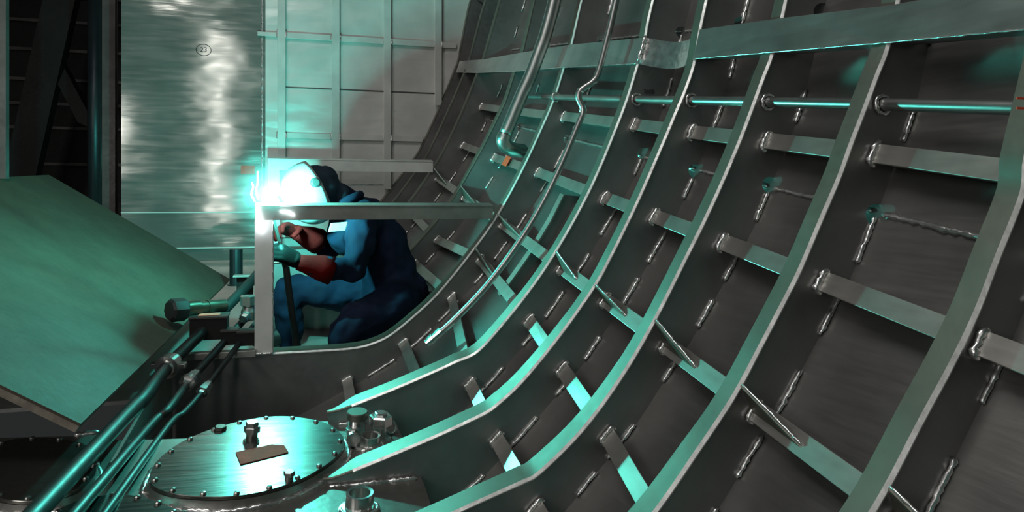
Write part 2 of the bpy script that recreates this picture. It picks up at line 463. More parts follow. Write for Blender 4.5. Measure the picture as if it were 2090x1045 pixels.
# ------------------------------------------------------------------ longitudinal handrail-like pipe through the frames
pp = [(0.4, 1.67, .02), (.75, 1.665, .012), (1.25, 1.655, .002), (1.75, 1.644, -.009), (2.25, 1.614, -.022), (2.75, 1.600, -.035), (3.25, 1.592, -.048), (4.25, 1.54, -.070), (4.62, 1.45, -.080)]
r = root('conduit_pipe', W(1.6, 2.5, -.03), 'straight round pipe running through the near hull frames below the upper beam', 'pipe')
MB().tube(catmull([W(x, y, v) for y, x, v in pp], 6), .0185, 20).build('tube', M['pipe'], r, smooth=True)
for y, x, v in pp[1:8]:
    c = W(x, y-.006, v)
    bead([c + Vector((math.cos(a), 0, math.sin(a)))*.026 for a in [k*math.pi/12 for k in range(25)]], .006, r, name='weld_ring', step=.008)

# ------------------------------------------------------------------ upper longitudinal beam
BB = [(.6, 1.70, .215, 1.735, .36), (1.25, 1.685, .192, 1.705, .315), (1.75, 1.663, .173, 1.682, .285), (2.25, 1.631, .156, 1.659, .279), (2.75, 1.614, .141, 1.644, .267), (3.25, 1.595, .126, 1.634, .256), (4.25, 1.588, .114, 1.637, .258), (5.25, 1.573, .09, 1.632, .236), (6.25, 1.54, .080, 1.585, .20), (7.15, 1.542, .085, 1.58, .20)]
def beam(ys, lab, name='shelf_beam', mat='beam'):
    tab = [b for b in BB if ys[0]-.001 <= b[0] <= ys[1]+.001]
    r = root(name, W(tab[0][1], tab[0][0], tab[0][2]), lab, 'beam', 'lengths of the upper beam')
    L = []; E = []
    for y, xb, vb, xt, vt in tab:
        o = -.004
        L.append([W(xb+o, y, vb), W(xt+o, y, vt), W(xt+o+.007, y, vt-.003), W(xb+o+.007, y, vb)])
        E.append([W(xb+o+.007, y, vb+.006), W(xb+.11, y, vb+.006), W(xb+.11, y, vb), W(xb+o+.006, y, vb)])
    MB().loops(L).build('face_plate', M[mat], r, bevel=.002)
    MB().loops(E).build('shelf_plate', M['web'], r)
    bead([W(b[1]-.004, b[0], b[2]) for b in tab], .0035, r, step=.02)
    return r
beam((.6, 2.76), 'near length of the wide flat upper beam crossing frames at top right')
beam((3.25, 7.2), 'far green lit length of upper beam, beyond the curved bright joint')
# curved bright joint between the two lengths
r = root('curved_joint', W(1.6, 2.95, .2), 'short scorched bright curved metal strip joining two lengths of the upper beam', 'beam joint')
L = []
for i in range(13):
    t = i/12; y = lerp(3.25, 2.76, t)
    bulge = .055*math.sin(math.pi*t)
    xb, vb, xt, vt = lerp(1.595, 1.614, t), lerp(.126, .141, t), lerp(1.634, 1.644, t), lerp(.256, .262, t)
    dv = -.03*math.sin(math.pi*t)
    L.append([W(xb+bulge, y, vb+dv), W(xt+bulge, y, vt+dv), W(xt+bulge+.008, y, vt+dv), W(xb+bulge+.008, y, vb+dv)])
smooth_sharp(MB().loops(L).build('curved_strip', M['edge'], r))
bead([W(1.594, 3.235, .14), W(1.634, 3.235, .262)], .010, r)

# ------------------------------------------------------------------ two pipes standing in front of the frames
d1 = 4.55
p1 = [cam(1225, -420, d1), cam(1132, 0, d1), cam(1092, 130, d1), cam(1062, 200, d1), cam(1031, 275, d1), cam(1027, 287, d1), cam(1034, 299, d1+.02), cam(1050, 306, d1+.07), cam(1066, 308, d1+.15)]
r = root('drain_pipe', p1[4], 'thick upright grey pipe with an elbow at its lower end, top centre', 'pipe')
MB().tube(catmull(p1[:5], 8), .041, 20).build('tube', M['pipe'], r, smooth=True)
MB().tube(catmull(p1[4:], 6), .045, 20).build('elbow', M['pipe'], r, smooth=True)
bead([p1[4] + (Vector((CY, -SY, 0))*math.cos(a) + Vector((0, 0, .5))*math.sin(a) + Vector((SY, CY, 0))*math.sin(a)*.8)*.040 for a in [k*math.pi/10 for k in range(21)]], .005, r, name='weld_ring')
d2 = 3.72
p2 = [cam(1350, -420, d2), cam(1258, 0, d2), cam(1238, 85, d2), cam(1222, 145, d2), cam(1211, 166, d2), cam(1186, 184, d2), cam(1181, 200, d2), cam(1190, 225, d2), cam(1180, 255, d2), cam(1130, 370, d2), cam(1075, 470, d2), cam(1000, 575, d2), cam(925, 655, d2), cam(880, 693, d2)]
r = root('bent_pipe', p2[-1], 'long thin curved pipe with a kink near its upper end', 'pipe')
MB().tube(catmull(p2, 8), .0165, 16).build('tube', M['pipe'], r, smooth=True)
a = p2[-1]; dr = (p2[-1]-p2[-2]).normalized()
MB().lathe(a - dr*.02, dr, [(-.05, .0), (-.05, .024), (-.02, .024), (-.018, .021), (.0, .021), (.002, .025), (.03, .025), (.032, .02), (.05, .02), (.05, 0)], 12).build('coupling', M['fitting'], r)
for j in (4, 5, 7):
    bead([p2[j] + (Vector((CY, -SY, 0))*math.cos(q) + Vector((0, 0, 1))*math.sin(q)*.6 + Vector((SY, CY, 0))*math.sin(q)*.6)*.0185 for q in [k*math.pi/8 for k in range(17)]], .004, r, name='weld_ring')
# flat bar on the hull behind the bent pipe
L = []
P3 = [(1.405, -.595), (1.33, -.735), (1.24, -.875), (1.14, -1.01), (1.05, -1.125)]
for x, v in P3:
    L.append([W(x-.02, 3.70, v+.012), W(x-.02, 3.755, v+.012), W(x-.014, 3.755, v+.008), W(x-.014, 3.70, v+.008)])
r = root('flat_bar', W(P3[-1][0], 3.7, P3[-1][1]), 'narrow flat metal strip behind the long thin curved pipe', 'bar')
smooth_sharp(MB().loops(L).build('face_strip', M['bar'], r))
L = []
for x, v in P3:
    L.append([W(x-.016, 3.725, v+.008), W(x-.016, 3.731, v+.008), W(hull_x(v)+.0, 3.731, v-.0), W(hull_x(v), 3.725, v)])
MB().loops(L).build('web_strip', M['web'], r)

# plates and tags in the gap behind
def tagplate(p0, u, v, mat, name, lab, cat):
    n = Vector(u).cross(Vector(v)).normalized()
    o = MB().box(p0, u, v, n*.0015).build(name, mat)
    return tag(o, lab, cat)
c = at(1048, 330, 5.0)
tagplate(W(1.398, 4.86, -.535), Vector((.0, .055, .0085)), Vector((.0185, 0, .032)), M['orange'], 'tape_tag', 'orange tape tag stuck on a stringer bar below the pipe elbow', 'tag')

# ------------------------------------------------------------------ transverse crossbar with post (two)
def cross_frame(Y, x0, x1, vt, vb, post_w, foot, lab):
    r = root('portal_frame', W(x0, Y, foot), lab, 'frame', 'crossbars on posts')
    t = .008
    def B(name, xa, xb, ya, yb, va, vb2, mat='bar'):
        c = (W(xa, ya, va) + W(xb, yb, vb2))/2
        e = W(xb, yb, vb2) - W(xa, ya, va)
        return c, (abs(e.x)/2, 0, 0), (0, abs(yb-ya)/2, SHEER*abs(yb-ya)/2), (0, 0, abs(vb2-va)/2)
    m = MB()
    m.box(*B('', x0, x1, Y-.01, Y-.01+t, vb, vt))
    m.box(*B('', x0, x1, Y-.018, Y+.07, vt-t*.5, vt+t*.5))
    m.build('crossbar', M['bar' if Y < 5 else 'stiff'], r, bevel=.002)
    m = MB()
    m.box(*B('', x0, x0+post_w, Y-.016, Y-.008, foot, vb+.002))
    m.box(*B('', x0, x0+t, Y-.008, Y+.07, foot, vb+.002))
    m.build('post', M['stiff'], r, bevel=.002)
    bead([W(x0+post_w, Y-.012, lerp(foot, vb, i/20)) for i in range(21)], .006, r, step=.03)
    bead([W(x0, Y-.02, foot+.004), W(x0+post_w, Y-.02, foot+.004)], .006, r)
    return r
cross_frame(4.24, -.207, 1.135, -.733, -.812, .094, -1.54, 'grey crossbar on a welded upright post in front of the crouching welder')
cross_frame(6.24, -.207, 1.14, -.700, -.795, .094, -1.54, 'farther crossbar on a post, behind the helmet of the welder')

# ------------------------------------------------------------------ back bulkhead
YB = 7.28
def slab(x0, x1, v0, v1, y0, y1):
    c = (W(x0, y0, v0)+W(x1, y1, v1))/2
    return c, ((x1-x0)/2, 0, 0), (0, (y1-y0)/2, 0), (0, 0, (v1-v0)/2)
def bslab(x0, x1, z0, z1, y0, y1):       # z measured at the bulkhead plane (hull V at YB)
    return Vector(((x0+x1)/2, (y0+y1)/2, (z0+z1)/2 + SHEER*YB + H0)), ((x1-x0)/2, 0, 0), (0, (y1-y0)/2, 0), (0, 0, (z1-z0)/2)
wb = MB().box(*bslab(-.26, 2.1, -2.2, 1.5, YB, YB+.03)).build('wall_back', M['bulk'], kind='structure')
MB().box(*bslab(-1.48, -.26, -1.318, 1.5, YB-.004, YB+.03)).build('smooth_panel', M['smooth'], wb)
MB().box(*bslab(-1.48, -.26, -2.2, -1.318, YB+.006, YB+.03)).build('lower_panel', M['smooth'], wb)
MB().box(*bslab(-1.48, -.2, -1.326, -1.316, YB-.02, YB)).build('ledge_strip', M['stiff'], wb)
MB().box(*bslab(-1.48, -.2, -1.652, -1.640, YB-.04, YB)).build('ledge_strip', M['stiff'], wb)
bead([Vector((-.29, YB-.006, z+SHEER*YB+H0)) for z in (1.5, .5, -.5, -1.3)], .009, wb, step=.02)
def vstiff(x, z0, z1):
    m = MB()
    m.box(*bslab(x-.036, x+.036, z0, z1, YB-.070, YB-.062))
    m.box(*bslab(x-.004, x+.004, z0+.02, z1, YB-.062, YB))
    return m.build('vertical_stiffener', M['stiff'], wb, bevel=.003)
for x, z0 in ((-.114, -1.75), (.38, -1.6), (.871, -1.10), (1.372, -.265)): vstiff(x, z0, 1.5)
def hstiff(x0, x1, z, h=.028):
    m = MB()
    m.box(*bslab(x0, x1, z-h, z+h, YB-.046, YB-.040))
    m.box(*bslab(x0, x1, z-.004, z+.004, YB-.04, YB))
    return m.build('horizontal_stiffener', M['stiff'], wb, bevel=.002)
for z, xe in ((.345, 1.56), (-.60, 1.22)):
    xs = [-.078, .344, .416, .835, .907, 1.336, 1.408, 1.62]
    for a, b in zip(xs[::2], xs[1::2]):
        if a < xe: hstiff(a, min(b, xe), z)
    for x in (-.114, .38, .871, 1.372):
        if x < xe:
            bead([Vector((x-.04, YB-.068, z-.03+SHEER*YB+H0)), Vector((x-.04, YB-.06, z+.03+SHEER*YB+H0))], .008, wb)
            bead([Vector((x+.04, YB-.068, z-.03+SHEER*YB+H0)), Vector((x+.04, YB-.06, z+.03+SHEER*YB+H0))], .008, wb)
hstiff(-.33, -.16, .345, .02)
MB().box(*bslab(-.078, 1.35, -.143, -.133, YB-.010, YB)).build('plate_seam', M['darkbar'], wb)
MB().box(*bslab(-.078, .86, -1.06, -1.05, YB-.006, YB)).build('plate_seam', M['edge'], wb)
# handwriting and tag on the smooth plate
def text(body, c, size, mat, name, lab, xdir=(1, 0, 0), nrm=(0, -1, 0), cat='marking', parent=None):
    cu = bpy.data.curves.new(name, 'FONT'); cu.body = body; cu.size = size*K; cu.align_x = 'CENTER'; cu.align_y = 'CENTER'; cu.extrude = .0008
    o = bpy.data.objects.new(name, cu); COL.objects.link(o)
    x = Vector(xdir).normalized(); z = Vector(nrm).normalized(); y = z.cross(x)
    m = Matrix((x, y, z)).transposed().to_4x4(); m.translation = Vector(c)*K
    dg = bpy.context.evaluated_depsgraph_get(); dg.update()
    me = bpy.data.meshes.new_from_object(o.evaluated_get(dg))
    me.transform(m)
    bpy.data.objects.remove(o)
    if parent: me.transform(Matrix.Translation(-origin_of(parent)))
    o = bpy.data.objects.new(name, me); COL.objects.link(o)
    if parent: o.parent = parent
    me.materials.clear(); me.materials.append(mat)
    if lab: tag(o, lab, cat)
    return o
zc = .171+SHEER*YB+H0
r = root('marker_number', (-.798, YB-.006, zc), 'hand drawn circled number in marker pen on the smooth back bulkhead', 'marking')
MB().tube([Vector((-.798+.064*math.cos(a), YB-.006, zc+.052*math.sin(a))) for a in [k*math.pi/16 for k in range(33)]], .0028, 6).build('ring', M['ink'], r)
text('23', (-.798, YB-.007, zc), .062, M['ink'], 'digits', None, parent=r)
text('2000', at(1325, 187, 3.249), .030, M['ink'], 'marking', None, parent=rib_roots[5])
for dz in (0, .022):
    MB().box(at(2084, 210, 1.246)+Vector((0, 0, dz-.012)), (.012, 0, 0), (0, .001, 0), (0, 0, .0025)).build('paint_mark', M['orange'], rib_roots[1])
zt = -.927+SHEER*YB+H0
tagplate((-.415, YB-.009, zt), (.062, 0, 0), (0, 0, .040), M['orange'], 'tape_tag', 'orange square tape tag on the back bulkhead left of the welding arc', 'tag')

# floor under the welder
fl = MB()
fl.prism([W(-1.6, 4.27, -1.76), W(.33, 4.27, -1.76), W(.33, 7.26, -1.76), W(-1.49, 7.26, -1.76), W(-1.49, 10.45, -1.76), W(-4.5, 10.45, -1.76), W(-4.5, 4.27, -1.76)], (0, 0, -.02)).build('floor', M['floor'], kind='structure')

# ------------------------------------------------------------------ tank top with covers and sockets
tk = MB()
def T(X, Y, dz=0): return Vector((X, Y, tank_z(X, Y)+dz))
outline = [T(-2.2, .3), T(.46, .3), T(.46, 2.7), T(.42, 3.3), T(.25, 3.42), T(-2.2, 3.46)]
outline[-2:] = [pl(560, 868), pl(430, 893), pl(317, 897), pl(240, 898), pl(205, 882), pl(150, 890), T(-1.25, 3.3), T(-1.5, 3.0), T(-2.2, 3.0)]
tk.prism(outline, (0, 0, -.03))
tankr = root('tank_top', T(-.5, 2.0), 'grey metal tank top plate carrying the round bolted covers, bottom left', 'tank top')
tk.build('plate', M['tank'], tankr)
bead([T(.46, 2.72, .004)+Vector((-.42, .02, 0)), T(.44, 2.735, .004)], .011, tankr, step=.012)
bead([T(.18, 3.235, .004), T(.30, 3.235, .004)], .009, tankr, step=.012)
bead([pl(152, 889, .0), pl(203, 882, 0)], .012, tankr, step=.012)

def cover(px_outline, lab, rim=.035, nb=18, extra=None, closedpts=None):
    P = [pl(x, y, rim+.012) for x, y in px_outline] if closedpts is None else closedpts
    P = catmull(P, 6, closed=True)
    c = sum(P, Vector())/len(P)
    r = root('manhole_cover', c - Vector((0, 0, rim+.012)), lab, 'cover', 'round bolted manhole covers')
    up = Vector((-TN, -TM, 1)).normalized()
    ring = []
    for sc_, h in ((1.05, -.012-rim), (1.012, -.012-rim*.35), (1.005, -.014), (.93, -.014)):
        ring.append([c + (p-c)*sc_ + up*h for p in P])
    smooth_sharp(MB().loops(ring, True, False).build('coaming', M['tank'], r), 40)
    prof = []
    for sc_, h in ((.93, -.012), (1.0, -.012), (1.0, -.002), (.995, 0)):
        prof.append([c + (p-c)*sc_ + up*h for p in P])
    smooth_sharp(MB().loops(prof).build('lid', M['cover'], r), 30)
    bead([c + (p-c)*1.055 - up*(rim+.010) for p in P+[P[0]]], .012, r, step=.012)
    R = resample(P+[P[0]], nb+1)[:-1]
    for p in R:
        q = c + (p-c)*.95
        MB().lathe(q, up, [(0, .0), (0, .010), (.004, .010), (.008, .007), (.009, 0)], 8).build('bolt', M['bolt'], r)
    return r, c, up, P
E1 = [(305.6, 983), (312, 952), (338, 924), (387, 893), (456, 868), (524, 853), (580, 849), (639, 856), (680, 870), (703, 897), (692, 927), (648, 960), (597, 985), (524, 1006), (451, 1014), (378, 1011), (329, 1001)]
cv, c1, up, _ = cover(E1, 'big round bolted cover lit teal, with a brown scrap lying on it')
def hexfit(c, up, s, prof, lab, cat, mat='fitting', name='plug_fitting', group=None):
    r = root(name, c, lab, cat, group)
    return r
def hexnut(c, up, rad, h, parent, name='nut', mat='fitting'):
    return MB().lathe(c, up, [(0, 0), (0, rad*.95), (h*.08, rad), (h*.9, rad), (h, rad*.85), (h, 0)], 6).build(name, M[mat], parent)
R_ = .047
q = pl(514, 890, R_)
f = root('breather_plug', q, 'tall chrome hexagon plug at the far edge of the big bolted cover', 'plug')
MB().lathe(q, up, [(0, 0), (0, .022), (.02, .022), (.02, 0)], 16).build('neck', M['fitting'], f)
hexnut(q+up*.018, up, .032, .024, f); hexnut(q+up*.042, up, .025, .018, f, 'cap')
q = pl(450, 876, R_)
f = root('flat_plug', q, 'small flat green hexagon plug at the far left edge of the big bolted cover', 'plug')
hexnut(q, up, .024, .014, f, 'head', 'cover')
q = pl(590, 980, R_)
f = root('short_plug', q, 'short dark plug standing near the front right edge of the big bolted cover', 'plug')
MB().lathe(q, up, [(0, 0), (0, .014), (.022, .014), (.022, 0)], 14).build('neck', M['bolt'], f); hexnut(q+up*.018, up, .020, .016, f, 'head', 'bolt')
q = [pl(x, y, R_+.001) for x, y in ((481, 924), (555, 908), (580, 910), (589, 924), (560, 932), (491, 949))]
o = MB().prism(q, up*.003).build('cardboard_scrap', M['brown']); tag(o, 'brown scrap of cardboard lying on the big bolted cover', 'scrap')

E2 = [(198, 950), (190, 928), (172, 907), (144, 899), (101, 893), (38, 895), (0, 903), (-50, 920), (-85, 950), (-70, 985), (-10, 1015), (68, 1022), (150, 1002), (185, 975)]
cover(E2, 'round bolted cover in shade at the left edge, under the plywood sheet', nb=14)
E3 = [(360, 1045), (337, 1030), (299, 1017), (254, 1009), (216, 1010), (150, 1025), (105, 1052), (95, 1095), (130, 1140), (220, 1160), (310, 1140), (355, 1095)]
cover(E3, 'round bolted cover cut off by the bottom edge, beneath the three pipes', nb=14)

def socket(px, py, rad, h, lab, grp='pipe sockets on the tank top', flat=True):
    b = pl(px, py)
    r = root('pipe_socket', b, lab, 'socket', grp)
    MB().lathe(b, up, [(0, rad*1.5), (.008, rad*1.5), (.012, rad*1.05), (h, rad*1.02), (h+.002, rad), (h, rad*.78), (.012, rad*.76), (.012, 0)], 28).build('body', M['fitting'], r, smooth=False)
    for o in r.children: smooth_sharp(o, 30)
    bead([b + up*.008 + (Vector((math.cos(a), 0, 0)) + Vector((0, math.sin(a), 0)))*rad*1.35 for a in [k*math.pi/12 for k in range(25)]], .007, r, name='weld_ring')
    return r, b
socket(733, 1042, .046, .065, 'open chrome pipe socket nearest the bottom edge, right of the big cover')
socket(755, 915, .040, .055, 'open chrome pipe socket behind the fourth frame foot, right of the big cover')
socket(757, 936, .034, .022, 'low open socket half hidden behind the fourth frame foot')
b = pl(727, 893)
r = root('capped_socket', b, 'pipe socket with a flat green cap, behind the open chrome socket', 'socket')
smooth_sharp(MB().lathe(b, up, [(0, 0), (0, .05), (.01, .036), (.085, .036), (.085, 0)], 24).build('body', M['fitting'], r))
smooth_sharp(MB().lathe(b+up*.085, up, [(0, 0), (0, .043), (.026, .043), (.030, .040), (.030, 0)], 24).build('cap', M['flange'], r))
b = pl(775, 893)
r = root('hex_capped_socket', b, 'pipe socket with a large chrome hexagon cap, farthest right of the fittings', 'socket')
smooth_sharp(MB().lathe(b, up, [(0, 0), (0, .05), (.01, .030), (.06, .030), (.06, 0)], 24).build('body', M['fitting'], r))
hexnut(b+up*.055, up, .048, .045, r, 'hex_cap'); hexnut(b+up*.098, up, .026, .014, r, 'hex_top')
b = pl(718, 905)
r = root('drain_cock', b, 'small chrome elbow fitting at the right edge of the big bolted cover', 'fitting')
MB().lathe(b, up, [(0, 0), (0, .022), (.05, .022), (.05, 0)], 14).build('stem', M['fitting'], r, smooth=False)
MB().lathe(b+up*.03+Vector((.0, -.05, 0)), Vector((0, 1, .1)), [(0, 0), (0, .028), (.03, .028), (.03, .02), (.06, .02), (.06, 0)], 14).build('outlet', M['fitting'], r)
hexnut(b+up*.048, up, .028, .02, r, 'nut')
b = pl(798, 886)
r = root('lifting_eye', b, 'small ring standing at the far end of the tank top beside the hexagon cap', 'eye')
MB().tube([b + up*.03 + Vector((math.cos(a)*.02, 0, math.sin(a)*.026)) for a in [k*math.pi/10 for k in range(21)]], .005, 8).build('ring', M['fitting'], r, smooth=True)

# girder plate left of the pit, and pit front
o = MB()
A = at(352, 732, 4.22); B_ = Vector((A.x, 2.9, A.z-.10))
o.prism([A+Vector((0, 0, .0)), B_, B_+Vector((0, 0, -.5)), A+Vector((0, 0, -.55))], (-.012, 0, 0))
tag(o.build('girder_plate', M['tank']), 'greenish upright girder plate between the plywood sheet and the thickest pipe', 'plate')

# ------------------------------------------------------------------ three pipes on the left
def pipe_run(pts, rad, lab, n=8):
    P = [cam(*p) for p in pts]
    r = root('hydraulic_pipe', P[len(P)//2], lab, 'pipe', 'dark pipes running forward over the covers')
    MB().tube(catmull(P, n), rad, 20).build('tube', M['steelpipe'], r, smooth=True)
    return r, P
r1, P1 = pipe_run([(548, 530, 5.0), (520, 566, 4.7), (436, 655, 4.15), (345, 745, 3.6), (292, 812, 3.2), (262, 843, 3.02), (84, 1035, 2.15), (-40, 1170, 1.8)], .031, 'thickest dark green pipe, leftmost of the three running down to the bottom left')
d = (P1[3]-P1[2]).normalized()
MB().lathe(P1[3], d, [(-.06, 0), (-.06, .037), (-.03, .037), (-.028, .052), (-.004, .052), (0, .058), (.03, .058), (.034, .04), (.05, .036), (.05, 0)], 26).build('flange_coupling', M['fitting'], r1)
for sgn in (-1, 1):
    MB().box(P1[3]+Vector((CY, -SY, 0))*.064*sgn, Vector((CY, -SY, 0))*.022, d*.016, d.cross(Vector((CY, -SY, 0)))*.014).build('bolt_lug', M['fitting'], r1, bevel=.006)
r2, P2 = pipe_run([(545, 600, 4.7), (508, 642, 4.3), (465, 690, 4.05), (387, 778, 3.55), (343, 836, 3.2), (308, 868, 3.05), (150, 1052, 2.2), (60, 1160, 1.9)], .0195, 'middle dark green pipe of the three running down to the bottom left')
d = (P2[3]-P2[2]).normalized()
MB().lathe(P2[3]-d*.05, d, [(-.03, 0), (-.03, .026), (0, .026), (0, .034), (.035, .034), (.036, .028), (.045, .028), (.045, .039), (.085, .039), (.09, .030), (.11, .026), (.11, 0)], 6).build('union_coupling', M['fitting'], r2)
MB().lathe(P2[3], d, [(.0, 0), (.0, .0415), (.025, .0415), (.025, 0)], 24).build('coupling_ring', M['fitting'], r2)
r3, P3_ = pipe_run([(530, 650, 4.5), (500, 686, 4.1), (417, 795, 3.5), (376, 842, 3.25), (345, 868, 3.08), (213, 1050, 2.28), (140, 1150, 1.95)], .0145, 'thinnest dark green pipe, rightmost of the three running down to the bottom left')
d = (P3_[2]-P3_[1]).normalized()
MB().lathe(P3_[2]-d*.03, d, [(-.03, 0), (-.03, .019), (0, .019), (0, .026), (.03, .026), (.03, .030), (.06, .030), (.062, .02), (.08, .018), (.08, 0)], 6).build('union_coupling', M['fitting'], r3)
# clamp blocks on the floor edge
def clamp(c, hx, hy, hz, lab):
    r = root('pipe_clamp', Vector(c)-Vector((0, 0, hz)), lab, 'clamp', 'dark pipe clamps')
    MB().box(c, (hx, 0, 0), (0, hy, 0), (0, 0, hz)).build('block', M['dark'], r, bevel=.004)
    MB().box(Vector(c)+Vector((0, 0, hz+.006)), (hx*1.05, 0, 0), (0, hy*1.1, 0), (0, 0, .006)).build('top_plate', M['darkbar'], r, bevel=.002)
    return r
c = cam(428, 668, 4.08); clamp(c, .095, .075, .058, 'large dark clamp block around the thickest pipe')
lb = MB().box(c+Vector((0.0, -.005, .0725)), (.055, 0, 0), (0, .045, 0), (0, 0, .001)).build('paper_label', M['pink'])
tag(lb, 'salmon pink label lying on the large dark clamp block', 'label')
c = cam(470, 688, 4.05); clamp(c, .045, .05, .035, 'medium dark clamp block around the middle pipe')
c = cam(503, 690, 4.05); clamp(c, .045, .05, .035, 'small dark clamp block around the thinnest pipe, by the upright post')
o = root('clamp_rail', W(-.45, 4.2, -1.55), 'low metal rail beneath the pipe clamps', 'rail')
MB().box(W(-.42, 4.21, -1.525), (.22, 0, 0), (0, .03, 0), (0, 0, .018)).build('rail', M['bar'], o, bevel=.003)
# valve stub with black cap
a = cam(345, 634, 3.98); b = cam(470, 622, 4.28)
ax = (b-a).normalized()
r = root('capped_branch_pipe', a, 'branch pipe with a heavy black octagonal cap pointing left over the plywood', 'pipe')
MB().lathe(a, ax, [(0, 0), (0, .052), (.012, .064), (.085, .064), (.095, .055), (.10, .0)], 8).build('cap', M['rubber'], r)
smooth_sharp(MB().lathe(a, ax, [(.09, 0), (.09, .046), (.17, .046), (.17, .036), (.22, .036), (.22, .040), (.25, .040), (.25, .036), ((b-a).length-.035, .036), ((b-a).length-.035, 0)], 22).build('stub', M['valve'], r))
# fitting by the post
q = cam(507, 640, 4.22)
r = root('valve_body', q-Vector((0, 0, .05)), 'bright chrome valve body standing beside the upright post', 'valve')
MB().lathe(q-Vector((0, 0, .04)), (0, 0, 1), [(0, 0), (0, .035), (.05, .042), (.07, .035), (.085, .028), (.085, 0)], 16).build('body', M['fitting'], r, smooth=False)
hexnut(q+Vector((0, 0, .045)), Vector((0, 0, 1)), .046, .06, r, 'bonnet')
MB().lathe(q, P2[2]-P2[1], [(-.02, 0), (-.02, .032), (.05, .032), (.05, .026), (.07, .026), (.07, 0)], 6).build('side_nut', M['fitting'], r)
q = cam(500, 563, 4.7)
r = root('bracket_plate', q-Vector((0, 0, .1)), 'small green bracket plate above the thickest pipe, left of the upright post', 'bracket')
MB().box(q, (.07, 0, 0), (0, .05, 0), (0, 0, .006)).build('top_plate', M['bar'], r, bevel=.002)
MB().box(q-Vector((.0, 0, .06)), (.05, 0, 0), (0, .006, 0), (0, 0, .06)).build('leg_plate', M['dark'], r)
q = cam(482, 540, 5.3)
r = root('floor_stanchion', q-Vector((0, 0, .15)), 'short dark stanchion below the bulkhead ledge, left of the upright post', 'post')
MB().lathe(q-Vector((0, 0, .15)), (0, 0, 1), [(0, 0), (0, .06), (.01, .06), (.012, .045), (.26, .045), (.26, 0)], 18).build('tube', M['pillar'], r, smooth=False)

# ------------------------------------------------------------------ plywood sheet
kA = 2.6
A = Vector(((165-1045)/F*kA, kA, (415-865)/F*kA))
D1 = Vector((-.2153, 1, .0593)); D2 = Vector((-2.861, -1, 1.972))
B = A + D1*(1.21*kA)
kB = B.y
wl = ((B.x + .63*kB)/(2.861+.63))
Cc = B + D2*wl
Dd = A + D2*wl
def c2w(p): return Vector((p.x*CY+p.y*SY, -p.x*SY+p.y*CY, p.z+H0))
A, B, Cc, Dd = [c2w(p) for p in (A, B, Cc, Dd)]
nrm = (B-A).cross(Dd-A).normalized()
if nrm.z < 0: nrm = -nrm
r = root('plywood_sheet', A, 'large tilted sheet of pale plywood leaning at the left of the photo', 'sheet')
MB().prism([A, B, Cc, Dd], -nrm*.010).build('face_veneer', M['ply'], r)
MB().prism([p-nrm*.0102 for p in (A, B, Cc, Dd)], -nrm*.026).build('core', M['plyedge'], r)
# support under the sheet
q = (A*.6+Dd*.4) - nrm*.06
o = MB(); e = (B-A).normalized()
s0 = lerp(A, Dd, .35)+e*.35-nrm*.04; s1 = lerp(A, Dd, 1.0)+e*.35-nrm*.04
dn = Vector((0, 0, -1))
o.prism([s0, s1, s1+dn*.4, s0+dn*.12], e*.05)
tag(o.build('support_plate', M['dark']), 'dark support plate under the lower left edge of the plywood sheet', 'support')

# ------------------------------------------------------------------ dark opening at upper left
YD = 10.5
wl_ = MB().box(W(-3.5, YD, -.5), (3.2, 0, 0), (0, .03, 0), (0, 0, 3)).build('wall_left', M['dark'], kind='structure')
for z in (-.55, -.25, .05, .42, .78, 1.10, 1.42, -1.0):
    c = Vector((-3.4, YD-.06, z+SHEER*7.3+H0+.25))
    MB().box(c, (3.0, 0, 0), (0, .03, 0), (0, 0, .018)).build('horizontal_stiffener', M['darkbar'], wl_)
def post_px(px, w, d, y0, y1, mat, round_=True):
    a = cam(px, y0, d); b = cam(px, y1, d)
    return a, b
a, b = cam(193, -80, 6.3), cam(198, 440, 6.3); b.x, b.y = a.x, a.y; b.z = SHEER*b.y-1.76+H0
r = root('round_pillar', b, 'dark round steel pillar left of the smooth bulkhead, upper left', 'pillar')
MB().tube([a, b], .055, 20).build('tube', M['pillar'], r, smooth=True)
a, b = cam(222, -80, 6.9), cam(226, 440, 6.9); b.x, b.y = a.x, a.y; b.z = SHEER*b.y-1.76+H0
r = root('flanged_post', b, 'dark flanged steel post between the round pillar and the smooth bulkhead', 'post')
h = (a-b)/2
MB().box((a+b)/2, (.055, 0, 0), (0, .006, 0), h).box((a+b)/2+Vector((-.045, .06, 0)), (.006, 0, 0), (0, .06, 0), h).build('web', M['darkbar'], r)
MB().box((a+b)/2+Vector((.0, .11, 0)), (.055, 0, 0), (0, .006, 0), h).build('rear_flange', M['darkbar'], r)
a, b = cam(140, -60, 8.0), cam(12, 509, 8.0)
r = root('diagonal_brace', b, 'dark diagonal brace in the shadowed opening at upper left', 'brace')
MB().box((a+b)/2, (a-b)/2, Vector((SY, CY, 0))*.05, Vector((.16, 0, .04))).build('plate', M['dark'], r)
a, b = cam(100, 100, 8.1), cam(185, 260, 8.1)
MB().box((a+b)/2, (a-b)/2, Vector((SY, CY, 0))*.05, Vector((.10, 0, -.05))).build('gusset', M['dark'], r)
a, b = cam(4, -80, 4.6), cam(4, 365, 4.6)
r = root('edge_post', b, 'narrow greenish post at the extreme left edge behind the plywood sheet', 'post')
MB().box((a+b)/2, (.03, 0, 0), (0, .03, 0), (a-b)/2).build('bar', M['darkbar'], r)

